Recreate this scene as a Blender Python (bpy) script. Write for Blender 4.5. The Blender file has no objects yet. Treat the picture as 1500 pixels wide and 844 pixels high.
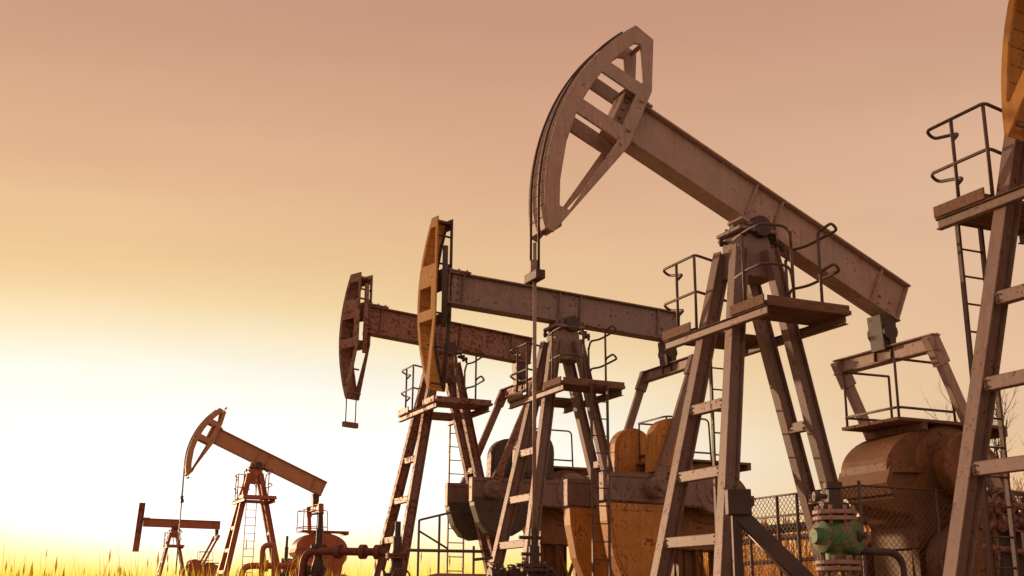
import bpy, bmesh, math, random
from mathutils import Vector, Matrix
from mathutils.geometry import tessellate_polygon
random.seed(7)
sc = bpy.context.scene
COL = sc.collection
R = math.radians
# ------------------------------------------------------------------ camera
EYE = 1.0
F, PITCH, ROLL = 1684.8, 0.2667, 0.0073          # pixels at 1500 wide, radians
cam = bpy.data.cameras.new('camera'); camo = bpy.data.objects.new('camera', cam); COL.objects.link(camo)
cam.sensor_width = 36; cam.lens = F / 1500 * 36; cam.clip_start = .05; cam.clip_end = 6000
_r0 = Vector((1, 0, 0)); _f = Vector((0, math.cos(PITCH), math.sin(PITCH))); _u0 = Vector((0, -math.sin(PITCH), math.cos(PITCH)))
_c, _s = math.cos(ROLL), math.sin(ROLL)
_r = _c * _r0 + _s * _u0; _u = -_s * _r0 + _c * _u0
camo.matrix_world = Matrix(((_r.x, _u.x, -_f.x, 0), (_r.y, _u.y, -_f.y, 0), (_r.z, _u.z, -_f.z, EYE), (0, 0, 0, 1)))
sc.camera = camo

def sight(px, py):
    """direction (world) towards a point of the 1500x844 photograph"""
    return _f + _r * ((px - 750) / F) - _u * ((py - 422) / F)
def at(px, py, depth):
    """survey helper: world point seen at px,py at ground distance 'depth' metres"""
    d = sight(px, py); return Vector((0, 0, EYE)) + d * (depth / d.y)

# ------------------------------------------------------------------ mesh builder
class MB:
    def __init__(s): s.bm = bmesh.new()
    def _hexa(s, ps):
        v = [s.bm.verts.new(p) for p in ps]
        for f in ((0, 3, 2, 1), (4, 5, 6, 7), (0, 1, 5, 4), (1, 2, 6, 5), (2, 3, 7, 6), (3, 0, 4, 7)):
            s.bm.faces.new([v[i] for i in f])
    def box(s, lo, hi, M=None):
        ps = [Vector(p) for p in ((lo[0], lo[1], lo[2]), (hi[0], lo[1], lo[2]), (hi[0], hi[1], lo[2]), (lo[0], hi[1], lo[2]),
                                  (lo[0], lo[1], hi[2]), (hi[0], lo[1], hi[2]), (hi[0], hi[1], hi[2]), (lo[0], hi[1], hi[2]))]
        s._hexa([M(p) if M else p for p in ps]); return s
    def bar(s, p, q, w, h, side=(0, 1, 0)):
        """rectangular bar from p to q: w along 'side', h along the third axis"""
        p, q = Vector(p), Vector(q); d = (q - p).normalized(); sd = Vector(side); sd = (sd - d * sd.dot(d)).normalized(); up = d.cross(sd)
        a, b = sd * (w / 2), up * (h / 2)
        s._hexa([p - a - b, p + a - b, p + a + b, p - a + b, q - a - b, q + a - b, q + a + b, q - a + b]); return s
    def ibeam(s, p, q, depth, width, tf, tw, dirn):
        """I section from p to q: flanges lie at +-depth/2 along 'dirn'"""
        p, q = Vector(p), Vector(q); d = (q - p).normalized(); n = Vector(dirn); n = (n - d * n.dot(d)).normalized(); w = d.cross(n)
        for sg in (-1, 1):
            o = n * (sg * (depth / 2 - tf / 2)); s.bar(p + o, q + o, width, tf, w)
        s.bar(p, q, tw, depth - 2 * tf - .001, w); return s
    def tube(s, pts, r, n=8, cap=True, r2=None):
        pts = [Vector(p) for p in pts]; rings = []; ref = None
        for i, p in enumerate(pts):
            t = (pts[min(i + 1, len(pts) - 1)] - pts[max(i - 1, 0)])
            if t.length < 1e-9: t = Vector((0, 0, 1))
            t.normalize()
            if ref is None: ref = t.orthogonal().normalized()
            ref = (ref - t * ref.dot(t)); 
            if ref.length < 1e-6: ref = t.orthogonal()
            ref.normalize(); b = t.cross(ref)
            rr = r if r2 is None else r + (r2 - r) * i / (len(pts) - 1)
            rings.append([s.bm.verts.new(p + (ref * math.cos(k * 2 * math.pi / n) + b * math.sin(k * 2 * math.pi / n)) * rr) for k in range(n)])
        for A, B in zip(rings, rings[1:]):
            for k in range(n):
                f = s.bm.faces.new((A[k], A[(k + 1) % n], B[(k + 1) % n], B[k])); f.smooth = n > 4
        if cap: s.bm.faces.new(rings[0][::-1]); s.bm.faces.new(rings[-1])
        return s
    def lathe(s, prof, o, axis=(0, 0, 1), n=20):
        """profile [(radius, height)] turned about axis through o"""
        o, ax = Vector(o), Vector(axis).normalized(); e1 = ax.orthogonal().normalized(); e2 = ax.cross(e1); rings = []
        for rr, h in prof:
            rings.append([s.bm.verts.new(o + ax * h + (e1 * math.cos(k * 2 * math.pi / n) + e2 * math.sin(k * 2 * math.pi / n)) * max(rr, 1e-4)) for k in range(n)])
        for A, B in zip(rings, rings[1:]):
            for k in range(n):
                s.bm.faces.new((A[k], A[(k + 1) % n], B[(k + 1) % n], B[k]))
        s.bm.faces.new(rings[0][::-1]); s.bm.faces.new(rings[-1]); return s
    def plate(s, outer, t0, t1, M, holes=()):
        """flat plate with holes: 2-D outline (a, b), thickness from t0 to t1; M(a, t, b) gives the 3-D point"""
        loops = [outer] + list(holes)
        flat = [p for L in loops for p in L]
        tri = tessellate_polygon([[Vector((p[0], p[1], 0)) for p in L] for L in loops])
        lo = [s.bm.verts.new(M(a, t0, b)) for a, b in flat]; hi = [s.bm.verts.new(M(a, t1, b)) for a, b in flat]
        for t in tri:
            try: s.bm.faces.new([lo[i] for i in t]); s.bm.faces.new([hi[i] for i in reversed(t)])
            except ValueError: pass
        k = 0
        for L in loops:
            m = len(L)
            for i in range(m):
                i0, i1 = k + i, k + (i + 1) % m
                try: s.bm.faces.new((lo[i0], lo[i1], hi[i1], hi[i0]))
                except ValueError: pass
            k += m
        return s
    def build(s, name, mat, parent=None, bevel=0, loc=None):
        if bevel == 0: pass
        bmesh.ops.recalc_face_normals(s.bm, faces=s.bm.faces)
        me = bpy.data.meshes.new(name); s.bm.to_mesh(me); s.bm.free()
        me.materials.append(mat)
        o = bpy.data.objects.new(name, me); COL.objects.link(o)
        if parent: o.parent = parent
        if loc is not None: o.location = loc
        if bevel:
            m = o.modifiers.new('bevel', 'BEVEL'); m.width = bevel; m.segments = 1; m.limit_method = 'ANGLE'; m.angle_limit = R(40)
        return o

def tag(o, label=None, cat=None, group=None, kind=None):
    for k, v in (('label', label), ('category', cat), ('group', group), ('kind', kind)):
        if v: o[k] = v
    return o
def empty(name, loc, rz=0):
    o = bpy.data.objects.new(name, None); COL.objects.link(o); o.location = loc; o.rotation_euler = (0, 0, rz); o.empty_display_size = .3; return o
def arcpts(c, r, a0, a1, n, f):
    return [f(c[0] + r * math.cos(a0 + (a1 - a0) * i / n), c[1] + r * math.sin(a0 + (a1 - a0) * i / n)) for i in range(n + 1)]
def soft(pts, rad=.12, n=4):
    """round the corners of a polyline"""
    pts = [Vector(p) for p in pts]; out = [pts[0]]
    for a, b, c in zip(pts, pts[1:], pts[2:]):
        r1 = min(rad, (b - a).length * .45, (c - b).length * .45); p = b + (a - b).normalized() * r1; q = b + (c - b).normalized() * r1
        for i in range(n + 1):
            t = i / n; out.append(p * (1 - t) ** 2 + b * 2 * t * (1 - t) + q * t * t)
    return out + [pts[-1]]

# ------------------------------------------------------------------ materials
def nodes(name):
    m = bpy.data.materials.new(name); m.use_nodes = True; nt = m.node_tree
    return m, nt, nt.nodes['Principled BSDF'], nt.nodes['Material Output']
def N(nt, t, **k):
    n = nt.nodes.new(t)
    for a, v in k.items():
        if a in n.inputs: n.inputs[a].default_value = v
        else: setattr(n, a, v)
    return n
def ramp(nt, stops):
    r = nt.nodes.new('ShaderNodeValToRGB'); e = r.color_ramp.elements
    while len(e) > 1: e.remove(e[-1])
    e[0].position, e[0].color = stops[0][0], (*stops[0][1], 1)
    for p, c in stops[1:]:
        x = e.new(p); x.color = (*c, 1)
    return r
def g3(v): return (v, v, v)
def steel(name, base, rust=(.13, .045, .018), amount=.45, dirt=.55, rough=.55, scale=1.0, metal=.0, film=.6):
    """old paint on steel: soft fading, fine rust freckles and chips, worn edges, pitted bump"""
    m, nt, b, out = nodes(name); L = nt.links.new
    tc = N(nt, 'ShaderNodeTexCoord'); gm = N(nt, 'ShaderNodeNewGeometry')
    n1 = N(nt, 'ShaderNodeTexNoise', Scale=.9 * scale, Detail=4, Roughness=.5); n2 = N(nt, 'ShaderNodeTexNoise', Scale=16 * scale, Detail=10, Roughness=.72)
    n3 = N(nt, 'ShaderNodeTexNoise', Scale=3.2 * scale, Detail=9, Roughness=.75); n4 = N(nt, 'ShaderNodeTexNoise', Scale=70 * scale, Detail=3, Roughness=.6)
    for n in (n1, n2, n3, n4): L(tc.outputs['Object'], n.inputs['Vector'])
    fade = ramp(nt, [(.32, tuple(c * dirt for c in base)), (.55, base), (.75, tuple(min(.8, c * 1.22 + .01) for c in base))]); L(n3.outputs['Fac'], fade.inputs[0])
    # grey worn film
    gr = sum(base) / 3
    mx0 = N(nt, 'ShaderNodeMix', data_type='RGBA'); L(fade.outputs[0], mx0.inputs['A']); mx0.inputs['B'].default_value = (gr * .95, gr * .86, gr * .82, 1)
    gw = ramp(nt, [(.45, g3(0)), (.7, g3(film))]); L(n1.outputs['Fac'], gw.inputs[0]); L(gw.outputs[0], mx0.inputs['Factor'])
    st = N(nt, 'ShaderNodeMapping'); st.inputs['Scale'].default_value = (13 * scale, 13 * scale, .8 * scale); L(tc.outputs['Object'], st.inputs['Vector'])
    n5 = N(nt, 'ShaderNodeTexNoise', Scale=1.6, Detail=6, Roughness=.65); L(st.outputs[0], n5.inputs['Vector'])
    sr = ramp(nt, [(.52, g3(0)), (.66, g3(.75))]); L(n5.outputs['Fac'], sr.inputs[0])
    sg = ramp(nt, [(.40, g3(.15)), (.62, g3(1))]); L(n3.outputs['Fac'], sg.inputs[0])
    sq = N(nt, 'ShaderNodeMath', operation='MULTIPLY'); L(sr.outputs[0], sq.inputs[0]); L(sg.outputs[0], sq.inputs[1])
    mxs = N(nt, 'ShaderNodeMix', data_type='RGBA', blend_type='MULTIPLY'); L(sq.outputs[0], mxs.inputs['Factor']); L(mx0.outputs['Result'], mxs.inputs['A']); mxs.inputs['B'].default_value = (.50, .36, .28, 1)
    # rust freckles, gathered where the large noise is high
    md = N(nt, 'ShaderNodeMath', operation='MULTIPLY_ADD'); L(n3.outputs['Fac'], md.inputs[0]); md.inputs[1].default_value = .75; md.inputs[2].default_value = -.375
    ad = N(nt, 'ShaderNodeMath', operation='ADD'); L(n2.outputs['Fac'], ad.inputs[0]); L(md.outputs[0], ad.inputs[1])
    th = .68 - .25 * amount
    rm = ramp(nt, [(th, g3(0)), (th + .05, g3(.9))]); L(ad.outputs[0], rm.inputs[0])
    # edges lose their paint first
    bv = N(nt, 'ShaderNodeBevel'); bv.samples = 4; bv.inputs['Radius'].default_value = .022
    dp = N(nt, 'ShaderNodeVectorMath', operation='DOT_PRODUCT'); L(bv.outputs[0], dp.inputs[0]); L(gm.outputs['Normal'], dp.inputs[1])
    ed = N(nt, 'ShaderNodeMapRange'); L(dp.outputs['Value'], ed.inputs['Value']); ed.inputs['From Min'].default_value = .995; ed.inputs['From Max'].default_value = .88
    em = N(nt, 'ShaderNodeMath', operation='MULTIPLY'); L(ed.outputs[0], em.inputs[0]); er = ramp(nt, [(.42, g3(0)), (.56, g3(.8))]); L(n2.outputs['Fac'], er.inputs[0]); L(er.outputs[0], em.inputs[1])
    mm = N(nt, 'ShaderNodeMath', operation='MAXIMUM'); L(rm.outputs[0], mm.inputs[0]); L(em.outputs[0], mm.inputs[1])
    rc = ramp(nt, [(.35, tuple(c * .55 for c in rust)), (.65, tuple(c * 1.6 for c in rust))]); L(n4.outputs['Fac'], rc.inputs[0])
    mx = N(nt, 'ShaderNodeMix', data_type='RGBA'); L(mm.outputs[0], mx.inputs['Factor']); L(mxs.outputs['Result'], mx.inputs['A']); L(rc.outputs[0], mx.inputs['B'])
    L(mx.outputs['Result'], b.inputs['Base Color'])
    rr = N(nt, 'ShaderNodeMapRange'); L(mm.outputs[0], rr.inputs['Value']); rr.inputs['To Min'].default_value = rough; rr.inputs['To Max'].default_value = .9
    L(rr.outputs[0], b.inputs['Roughness']); b.inputs['Metallic'].default_value = metal
    bp = N(nt, 'ShaderNodeBump', Strength=.25, Distance=.006); ah = N(nt, 'ShaderNodeMath', operation='MULTIPLY_ADD'); L(mm.outputs[0], ah.inputs[0]); ah.inputs[1].default_value = -.6
    L(n4.outputs['Fac'], ah.inputs[2]); L(ah.outputs[0], bp.inputs['Height']); L(bp.outputs[0], b.inputs['Normal'])
    return m
def wood(name, base):
    m, nt, b, out = nodes(name); L = nt.links.new
    tc = N(nt, 'ShaderNodeTexCoord'); mp = N(nt, 'ShaderNodeMapping'); mp.inputs['Scale'].default_value = (1.2, 11, 11); L(tc.outputs['Object'], mp.inputs['Vector'])
    n1 = N(nt, 'ShaderNodeTexNoise', Scale=2.4, Detail=8, Roughness=.7); L(mp.outputs[0], n1.inputs['Vector'])
    r = ramp(nt, [(.3, tuple(c * .35 for c in base)), (.52, base), (.75, tuple(c * 1.5 for c in base))]); L(n1.outputs['Fac'], r.inputs[0]); L(r.outputs[0], b.inputs['Base Color'])
    b.inputs['Roughness'].default_value = .85
    bp = N(nt, 'ShaderNodeBump', Strength=.5, Distance=.01); L(n1.outputs['Fac'], bp.inputs['Height']); L(bp.outputs[0], b.inputs['Normal'])
    return m
def rough(name, base, sc_=6., r=.9, var=.5, bump=.5):
    m, nt, b, out = nodes(name); L = nt.links.new
    tc = N(nt, 'ShaderNodeTexCoord'); n1 = N(nt, 'ShaderNodeTexNoise', Scale=sc_, Detail=8, Roughness=.65); L(tc.outputs['Object'], n1.inputs['Vector'])
    q = ramp(nt, [(.3, tuple(c * (1 - var) for c in base)), (.7, tuple(c * (1 + var) for c in base))]); L(n1.outputs['Fac'], q.inputs[0]); L(q.outputs[0], b.inputs['Base Color'])
    b.inputs['Roughness'].default_value = r
    bp = N(nt, 'ShaderNodeBump', Strength=bump, Distance=.02); L(n1.outputs['Fac'], bp.inputs['Height']); L(bp.outputs[0], b.inputs['Normal'])
    return m
def leafy(name, c0, c1, trans=.55):
    """dry grass and reed blades: thin, so part of the light comes through"""
    m, nt, b, out = nodes(name); L = nt.links.new
    oi = N(nt, 'ShaderNodeNewGeometry'); r = ramp(nt, [(0, c0), (1, c1)]); L(oi.outputs['Random Per Island'], r.inputs[0])
    L(r.outputs[0], b.inputs['Base Color']); b.inputs['Roughness'].default_value = .8
    t = N(nt, 'ShaderNodeBsdfTranslucent'); L(r.outputs[0], t.inputs['Color'])
    mx = N(nt, 'ShaderNodeMixShader'); mx.inputs[0].default_value = trans; L(b.outputs[0], mx.inputs[1]); L(t.outputs[0], mx.inputs[2]); L(mx.outputs[0], out.inputs['Surface'])
    return m
M = {
 'mauve': steel('grey mauve paint on steel', (.30, .205, .175), amount=.3, dirt=.7),
 'beam': steel('grey beam paint', (.33, .25, .225), amount=.34, dirt=.68),
 'tan': steel('faded tan paint', (.50, .365, .30), amount=.16, dirt=.74),
 'rusty': steel('red brown rusted steel', (.36, .19, .145), amount=.62, dirt=.7, film=.4),
 'redpaint': steel('red oxide paint', (.46, .14, .06), amount=.24, dirt=.75, film=.15),
 'yellow': steel('ochre yellow paint', (.72, .36, .06), amount=.14, dirt=.75, film=.1),
 'ochre': steel('dull ochre weight paint', (.66, .31, .06), amount=.3, dirt=.65, film=.15),
 'brownweight': steel('brown weight paint', (.26, .12, .05), amount=.42),
 'greyweight': steel('dark grey green cast iron', (.12, .11, .085), amount=.40),
 'gear': steel('brown grey gear housing paint', (.29, .14, .055), amount=.36, film=.1),
 'dark': steel('dark greasy steel', (.075, .052, .045), amount=.35),
 'rail': steel('thin dark rail paint', (.15, .10, .085), amount=.4),
 'bright': steel('bare worn rod steel', (.42, .30, .24), amount=.12, rough=.4),
 'green': steel('green valve paint', (.06, .21, .09), rust=(.28, .15, .09), amount=.52, dirt=.6),
 'flange': steel('pinkish worn flange steel', (.42, .27, .24), amount=.25),
 'redvalve': steel('red valve paint', (.20, .05, .03), amount=.45, film=.3),
 'tankred': steel('red tank paint', (.34, .075, .035), amount=.2),
 'sandy': steel('orange brown paint lightened for glow', (.55, .27, .13), amount=.2, dirt=.8, film=.2),  # far jack's beam and head: glow and motion blur put into a lighter colour
 'wood': wood('weathered deck planks', (.24, .135, .085)),
 'concrete': rough('weathered concrete', (.34, .29, .25), 5),
 'bark': rough('grey brown bark', (.12, .085, .065), 14),
 'wire': steel('galvanised wire gone brown', (.20, .13, .09), amount=.4),
 'grass': leafy('dry yellow grass', (.66, .46, .04), (.88, .78, .16), .85),
 'reed': leafy('dry orange reeds', (.60, .27, .05), (.78, .45, .10), .7),
}
def ground_mat():
    m, nt, b, out = nodes('trodden soil and short dry grass'); L = nt.links.new
    tc = N(nt, 'ShaderNodeTexCoord'); n1 = N(nt, 'ShaderNodeTexNoise', Scale=.18, Detail=9, Roughness=.65); n2 = N(nt, 'ShaderNodeTexNoise', Scale=5, Detail=8, Roughness=.7)
    L(tc.outputs['Object'], n1.inputs['Vector']); L(tc.outputs['Object'], n2.inputs['Vector'])
    a = ramp(nt, [(.35, (.22, .15, .075)), (.6, (.36, .26, .11))]); L(n1.outputs['Fac'], a.inputs[0])
    q = ramp(nt, [(.3, g3(.55)), (.7, g3(1.25))]); L(n2.outputs['Fac'], q.inputs[0])
    mx = N(nt, 'ShaderNodeMix', data_type='RGBA', blend_type='MULTIPLY'); mx.inputs['Factor'].default_value = 1; L(a.outputs[0], mx.inputs['A']); L(q.outputs[0], mx.inputs['B'])
    L(mx.outputs['Result'], b.inputs['Base Color']); b.inputs['Roughness'].default_value = .95
    bp = N(nt, 'ShaderNodeBump', Strength=.6, Distance=.05); L(n2.outputs['Fac'], bp.inputs['Height']); L(bp.outputs[0], b.inputs['Normal'])
    return m

# ------------------------------------------------------------------ light
SUN_AZ, SUN_EL = -42, 6.5          # degrees: azimuth from straight ahead (negative = left), elevation
GLOW_AZ = -16
w = bpy.data.worlds.new('World'); sc.world = w; w.use_nodes = True
nt = w.node_tree; L = nt.links.new; nt.nodes.clear()
wo = N(nt, 'ShaderNodeOutputWorld')
sky = N(nt, 'ShaderNodeTexSky'); sky.sky_type = 'NISHITA'; sky.sun_disc = False
sky.sun_elevation = R(SUN_EL); sky.sun_rotation = R(SUN_AZ); sky.dust_density = 4; sky.air_density = 1.4; sky.ozone_density = .6
bg1 = N(nt, 'ShaderNodeBackground', Strength=.05)
dust = N(nt, 'ShaderNodeMix', data_type='RGBA', blend_type='MULTIPLY'); dust.inputs['Factor'].default_value = 1; dust.inputs['B'].default_value = (.06, .05, .045, 1)   # thick dust takes most of the clear sky's light
L(sky.outputs[0], dust.inputs['A']); L(dust.outputs['Result'], bg1.inputs[0])
# the dusty evening glow: warm sky whose colour depends on the angle from where the sun goes down
tc = N(nt, 'ShaderNodeTexCoord'); sp = N(nt, 'ShaderNodeSeparateXYZ'); L(tc.outputs['Generated'], sp.inputs[0])
def mth(op, a, b=None, c=None):
    n = nt.nodes.new('ShaderNodeMath'); n.operation = op
    for i, v in enumerate((a, b, c)):
        if v is None: continue
        if isinstance(v, (int, float)): n.inputs[i].default_value = v
        else: L(v, n.inputs[i])
    return n.outputs[0]
el = mth('MULTIPLY', mth('ARCSINE', sp.outputs['Z']), 180 / math.pi)
hx = mth('SQRT', mth('ADD', mth('MULTIPLY', sp.outputs['X'], sp.outputs['X']), mth('ADD', mth('MULTIPLY', sp.outputs['Y'], sp.outputs['Y']), 1e-6)))
dt = mth('DIVIDE', mth('ADD', mth('MULTIPLY', sp.outputs['X'], math.sin(R(GLOW_AZ))), mth('MULTIPLY', sp.outputs['Y'], math.cos(R(GLOW_AZ)))), hx)
az = mth('MULTIPLY', mth('ARCCOSINE', mth('MINIMUM', mth('MAXIMUM', dt, -1), 1)), 180 / math.pi)
de = mth('SUBTRACT', el, 4.0); ka = mth('MULTIPLY', az, .27)
tt = mth('SQRT', mth('ADD', mth('MULTIPLY', de, de), mth('MULTIPLY', ka, ka)))
def lin(r, g, b):
    f = lambda c: (c / 255 / 12.92) if c / 255 <= .04045 else ((c / 255 + .055) / 1.055) ** 2.4
    return (f(r), f(g), f(b))
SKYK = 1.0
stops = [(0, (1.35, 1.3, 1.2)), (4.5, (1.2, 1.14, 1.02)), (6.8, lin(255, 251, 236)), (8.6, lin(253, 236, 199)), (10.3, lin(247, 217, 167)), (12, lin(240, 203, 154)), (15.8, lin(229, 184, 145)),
         (19.2, lin(219, 171, 138)), (24.5, lin(202, 152, 127)), (30, lin(197, 150, 131)), (38, lin(194, 148, 132)), (55, lin(196, 153, 138)), (95, lin(182, 146, 133))]  # last stops: unseen sky behind the camera, raised to fill camera-facing sides
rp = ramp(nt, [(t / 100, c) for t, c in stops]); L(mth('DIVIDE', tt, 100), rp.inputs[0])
# low band of dust over the horizon: yellow under the sun, orange away from it
low = nt.nodes.new('ShaderNodeMapRange'); low.interpolation_type = 'SMOOTHSTEP'; L(el, low.inputs['Value'])
low.inputs['From Min'].default_value = .6; L(mth('ADD', 3.0, mth('MULTIPLY', mth('MINIMUM', az, 60), .13)), low.inputs['From Max']); low.inputs['To Min'].default_value = 1; low.inputs['To Max'].default_value = 0
lc = ramp(nt, [(0, (1.15, .92, .09)), (.13, (1.15, .86, .09)), (.2, (1.1, .70, .10)), (.38, (1.0, .47, .10)), (1, (.5, .3, .2))]); L(mth('DIVIDE', az, 100), lc.inputs[0])
def sstep(v, a, b_, lo=0.0, hi=1.0):
    n = nt.nodes.new('ShaderNodeMapRange'); n.interpolation_type = 'SMOOTHSTEP'; L(v, n.inputs['Value'])
    for k, x in (('From Min', a), ('From Max', b_), ('To Min', lo), ('To Max', hi)): n.inputs[k].default_value = x
    return n.outputs[0]
# paler haze away from the sun, and faint uneven veils of dust
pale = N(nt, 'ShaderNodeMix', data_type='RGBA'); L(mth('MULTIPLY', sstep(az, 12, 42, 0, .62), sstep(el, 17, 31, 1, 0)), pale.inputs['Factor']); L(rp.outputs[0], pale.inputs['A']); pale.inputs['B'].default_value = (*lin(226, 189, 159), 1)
vm = N(nt, 'ShaderNodeMapping'); vm.inputs['Scale'].default_value = (1.6, 1.6, 9); L(tc.outputs['Generated'], vm.inputs['Vector'])
vn = N(nt, 'ShaderNodeTexNoise', Scale=1.5, Detail=4, Roughness=.5); L(vm.outputs[0], vn.inputs['Vector'])
veil = N(nt, 'ShaderNodeMix', data_type='RGBA', blend_type='MULTIPLY'); veil.inputs['Factor'].default_value = 1; L(pale.outputs['Result'], veil.inputs['A'])
vr = ramp(nt, [(.3, (.955, .945, .94)), (.7, (1.035, 1.035, 1.03))]); L(vn.outputs['Fac'], vr.inputs[0]); L(vr.outputs[0], veil.inputs['B'])
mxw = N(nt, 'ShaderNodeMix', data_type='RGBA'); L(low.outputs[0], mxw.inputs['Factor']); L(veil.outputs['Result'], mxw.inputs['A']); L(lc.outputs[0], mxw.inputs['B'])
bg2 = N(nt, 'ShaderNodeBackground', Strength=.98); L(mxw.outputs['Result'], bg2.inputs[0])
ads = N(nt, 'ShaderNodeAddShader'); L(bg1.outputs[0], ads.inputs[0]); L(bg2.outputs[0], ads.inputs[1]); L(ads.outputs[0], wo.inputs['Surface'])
sl = bpy.data.lights.new('sun', 'SUN'); so = bpy.data.objects.new('sun', sl); COL.objects.link(so)
sl.energy = 3.4; sl.angle = R(.6); sl.color = (1, .62, .36)
so.rotation_euler = (Vector((math.sin(R(SUN_AZ)) * math.cos(R(SUN_EL)), math.cos(R(SUN_AZ)) * math.cos(R(SUN_EL)), math.sin(R(SUN_EL))))).to_track_quat('Z', 'Y').to_euler()
sc.view_settings.view_transform = 'Standard'; sc.view_settings.look = 'None'; sc.view_settings.gamma = 1; sc.view_settings.exposure = 0

# ------------------------------------------------------------------ ground
def ground():
    mb = MB(); g = [-3000, -900, -300, -120, -60, -30, -15, 0, 15, 30, 60, 120, 300, 900, 3000]
    vs = [[mb.bm.verts.new((x, y + 40, 0)) for x in g] for y in g]
    for i in range(len(g) - 1):
        for j in range(len(g) - 1): mb.bm.faces.new((vs[i][j], vs[i][j + 1], vs[i + 1][j + 1], vs[i + 1][j]))
    tag(mb.build('ground', ground_mat()), kind='structure')
ground()

# ------------------------------------------------------------------ pumpjacks
YAW = 0.4211
B2 = Vector((math.cos(YAW), math.sin(YAW), 0)); N2 = Vector((-math.sin(YAW), math.cos(YAW), 0))
E = .7                     # local z of eye level above a jack's base
ZP, ZD = 5.0 + E, 3.765 + E
SHAFT = Vector((2.66, 0, 2.04 + E))
def leg_at(kind, side, z):
    d = ZP - z
    if kind == 'head': u, v = -(.277 + .189 * d), .154 + .123 * d
    else: u, v = .027 + .2506 * d, .27 - .01 * d
    return Vector((u, side * v, z))

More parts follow.
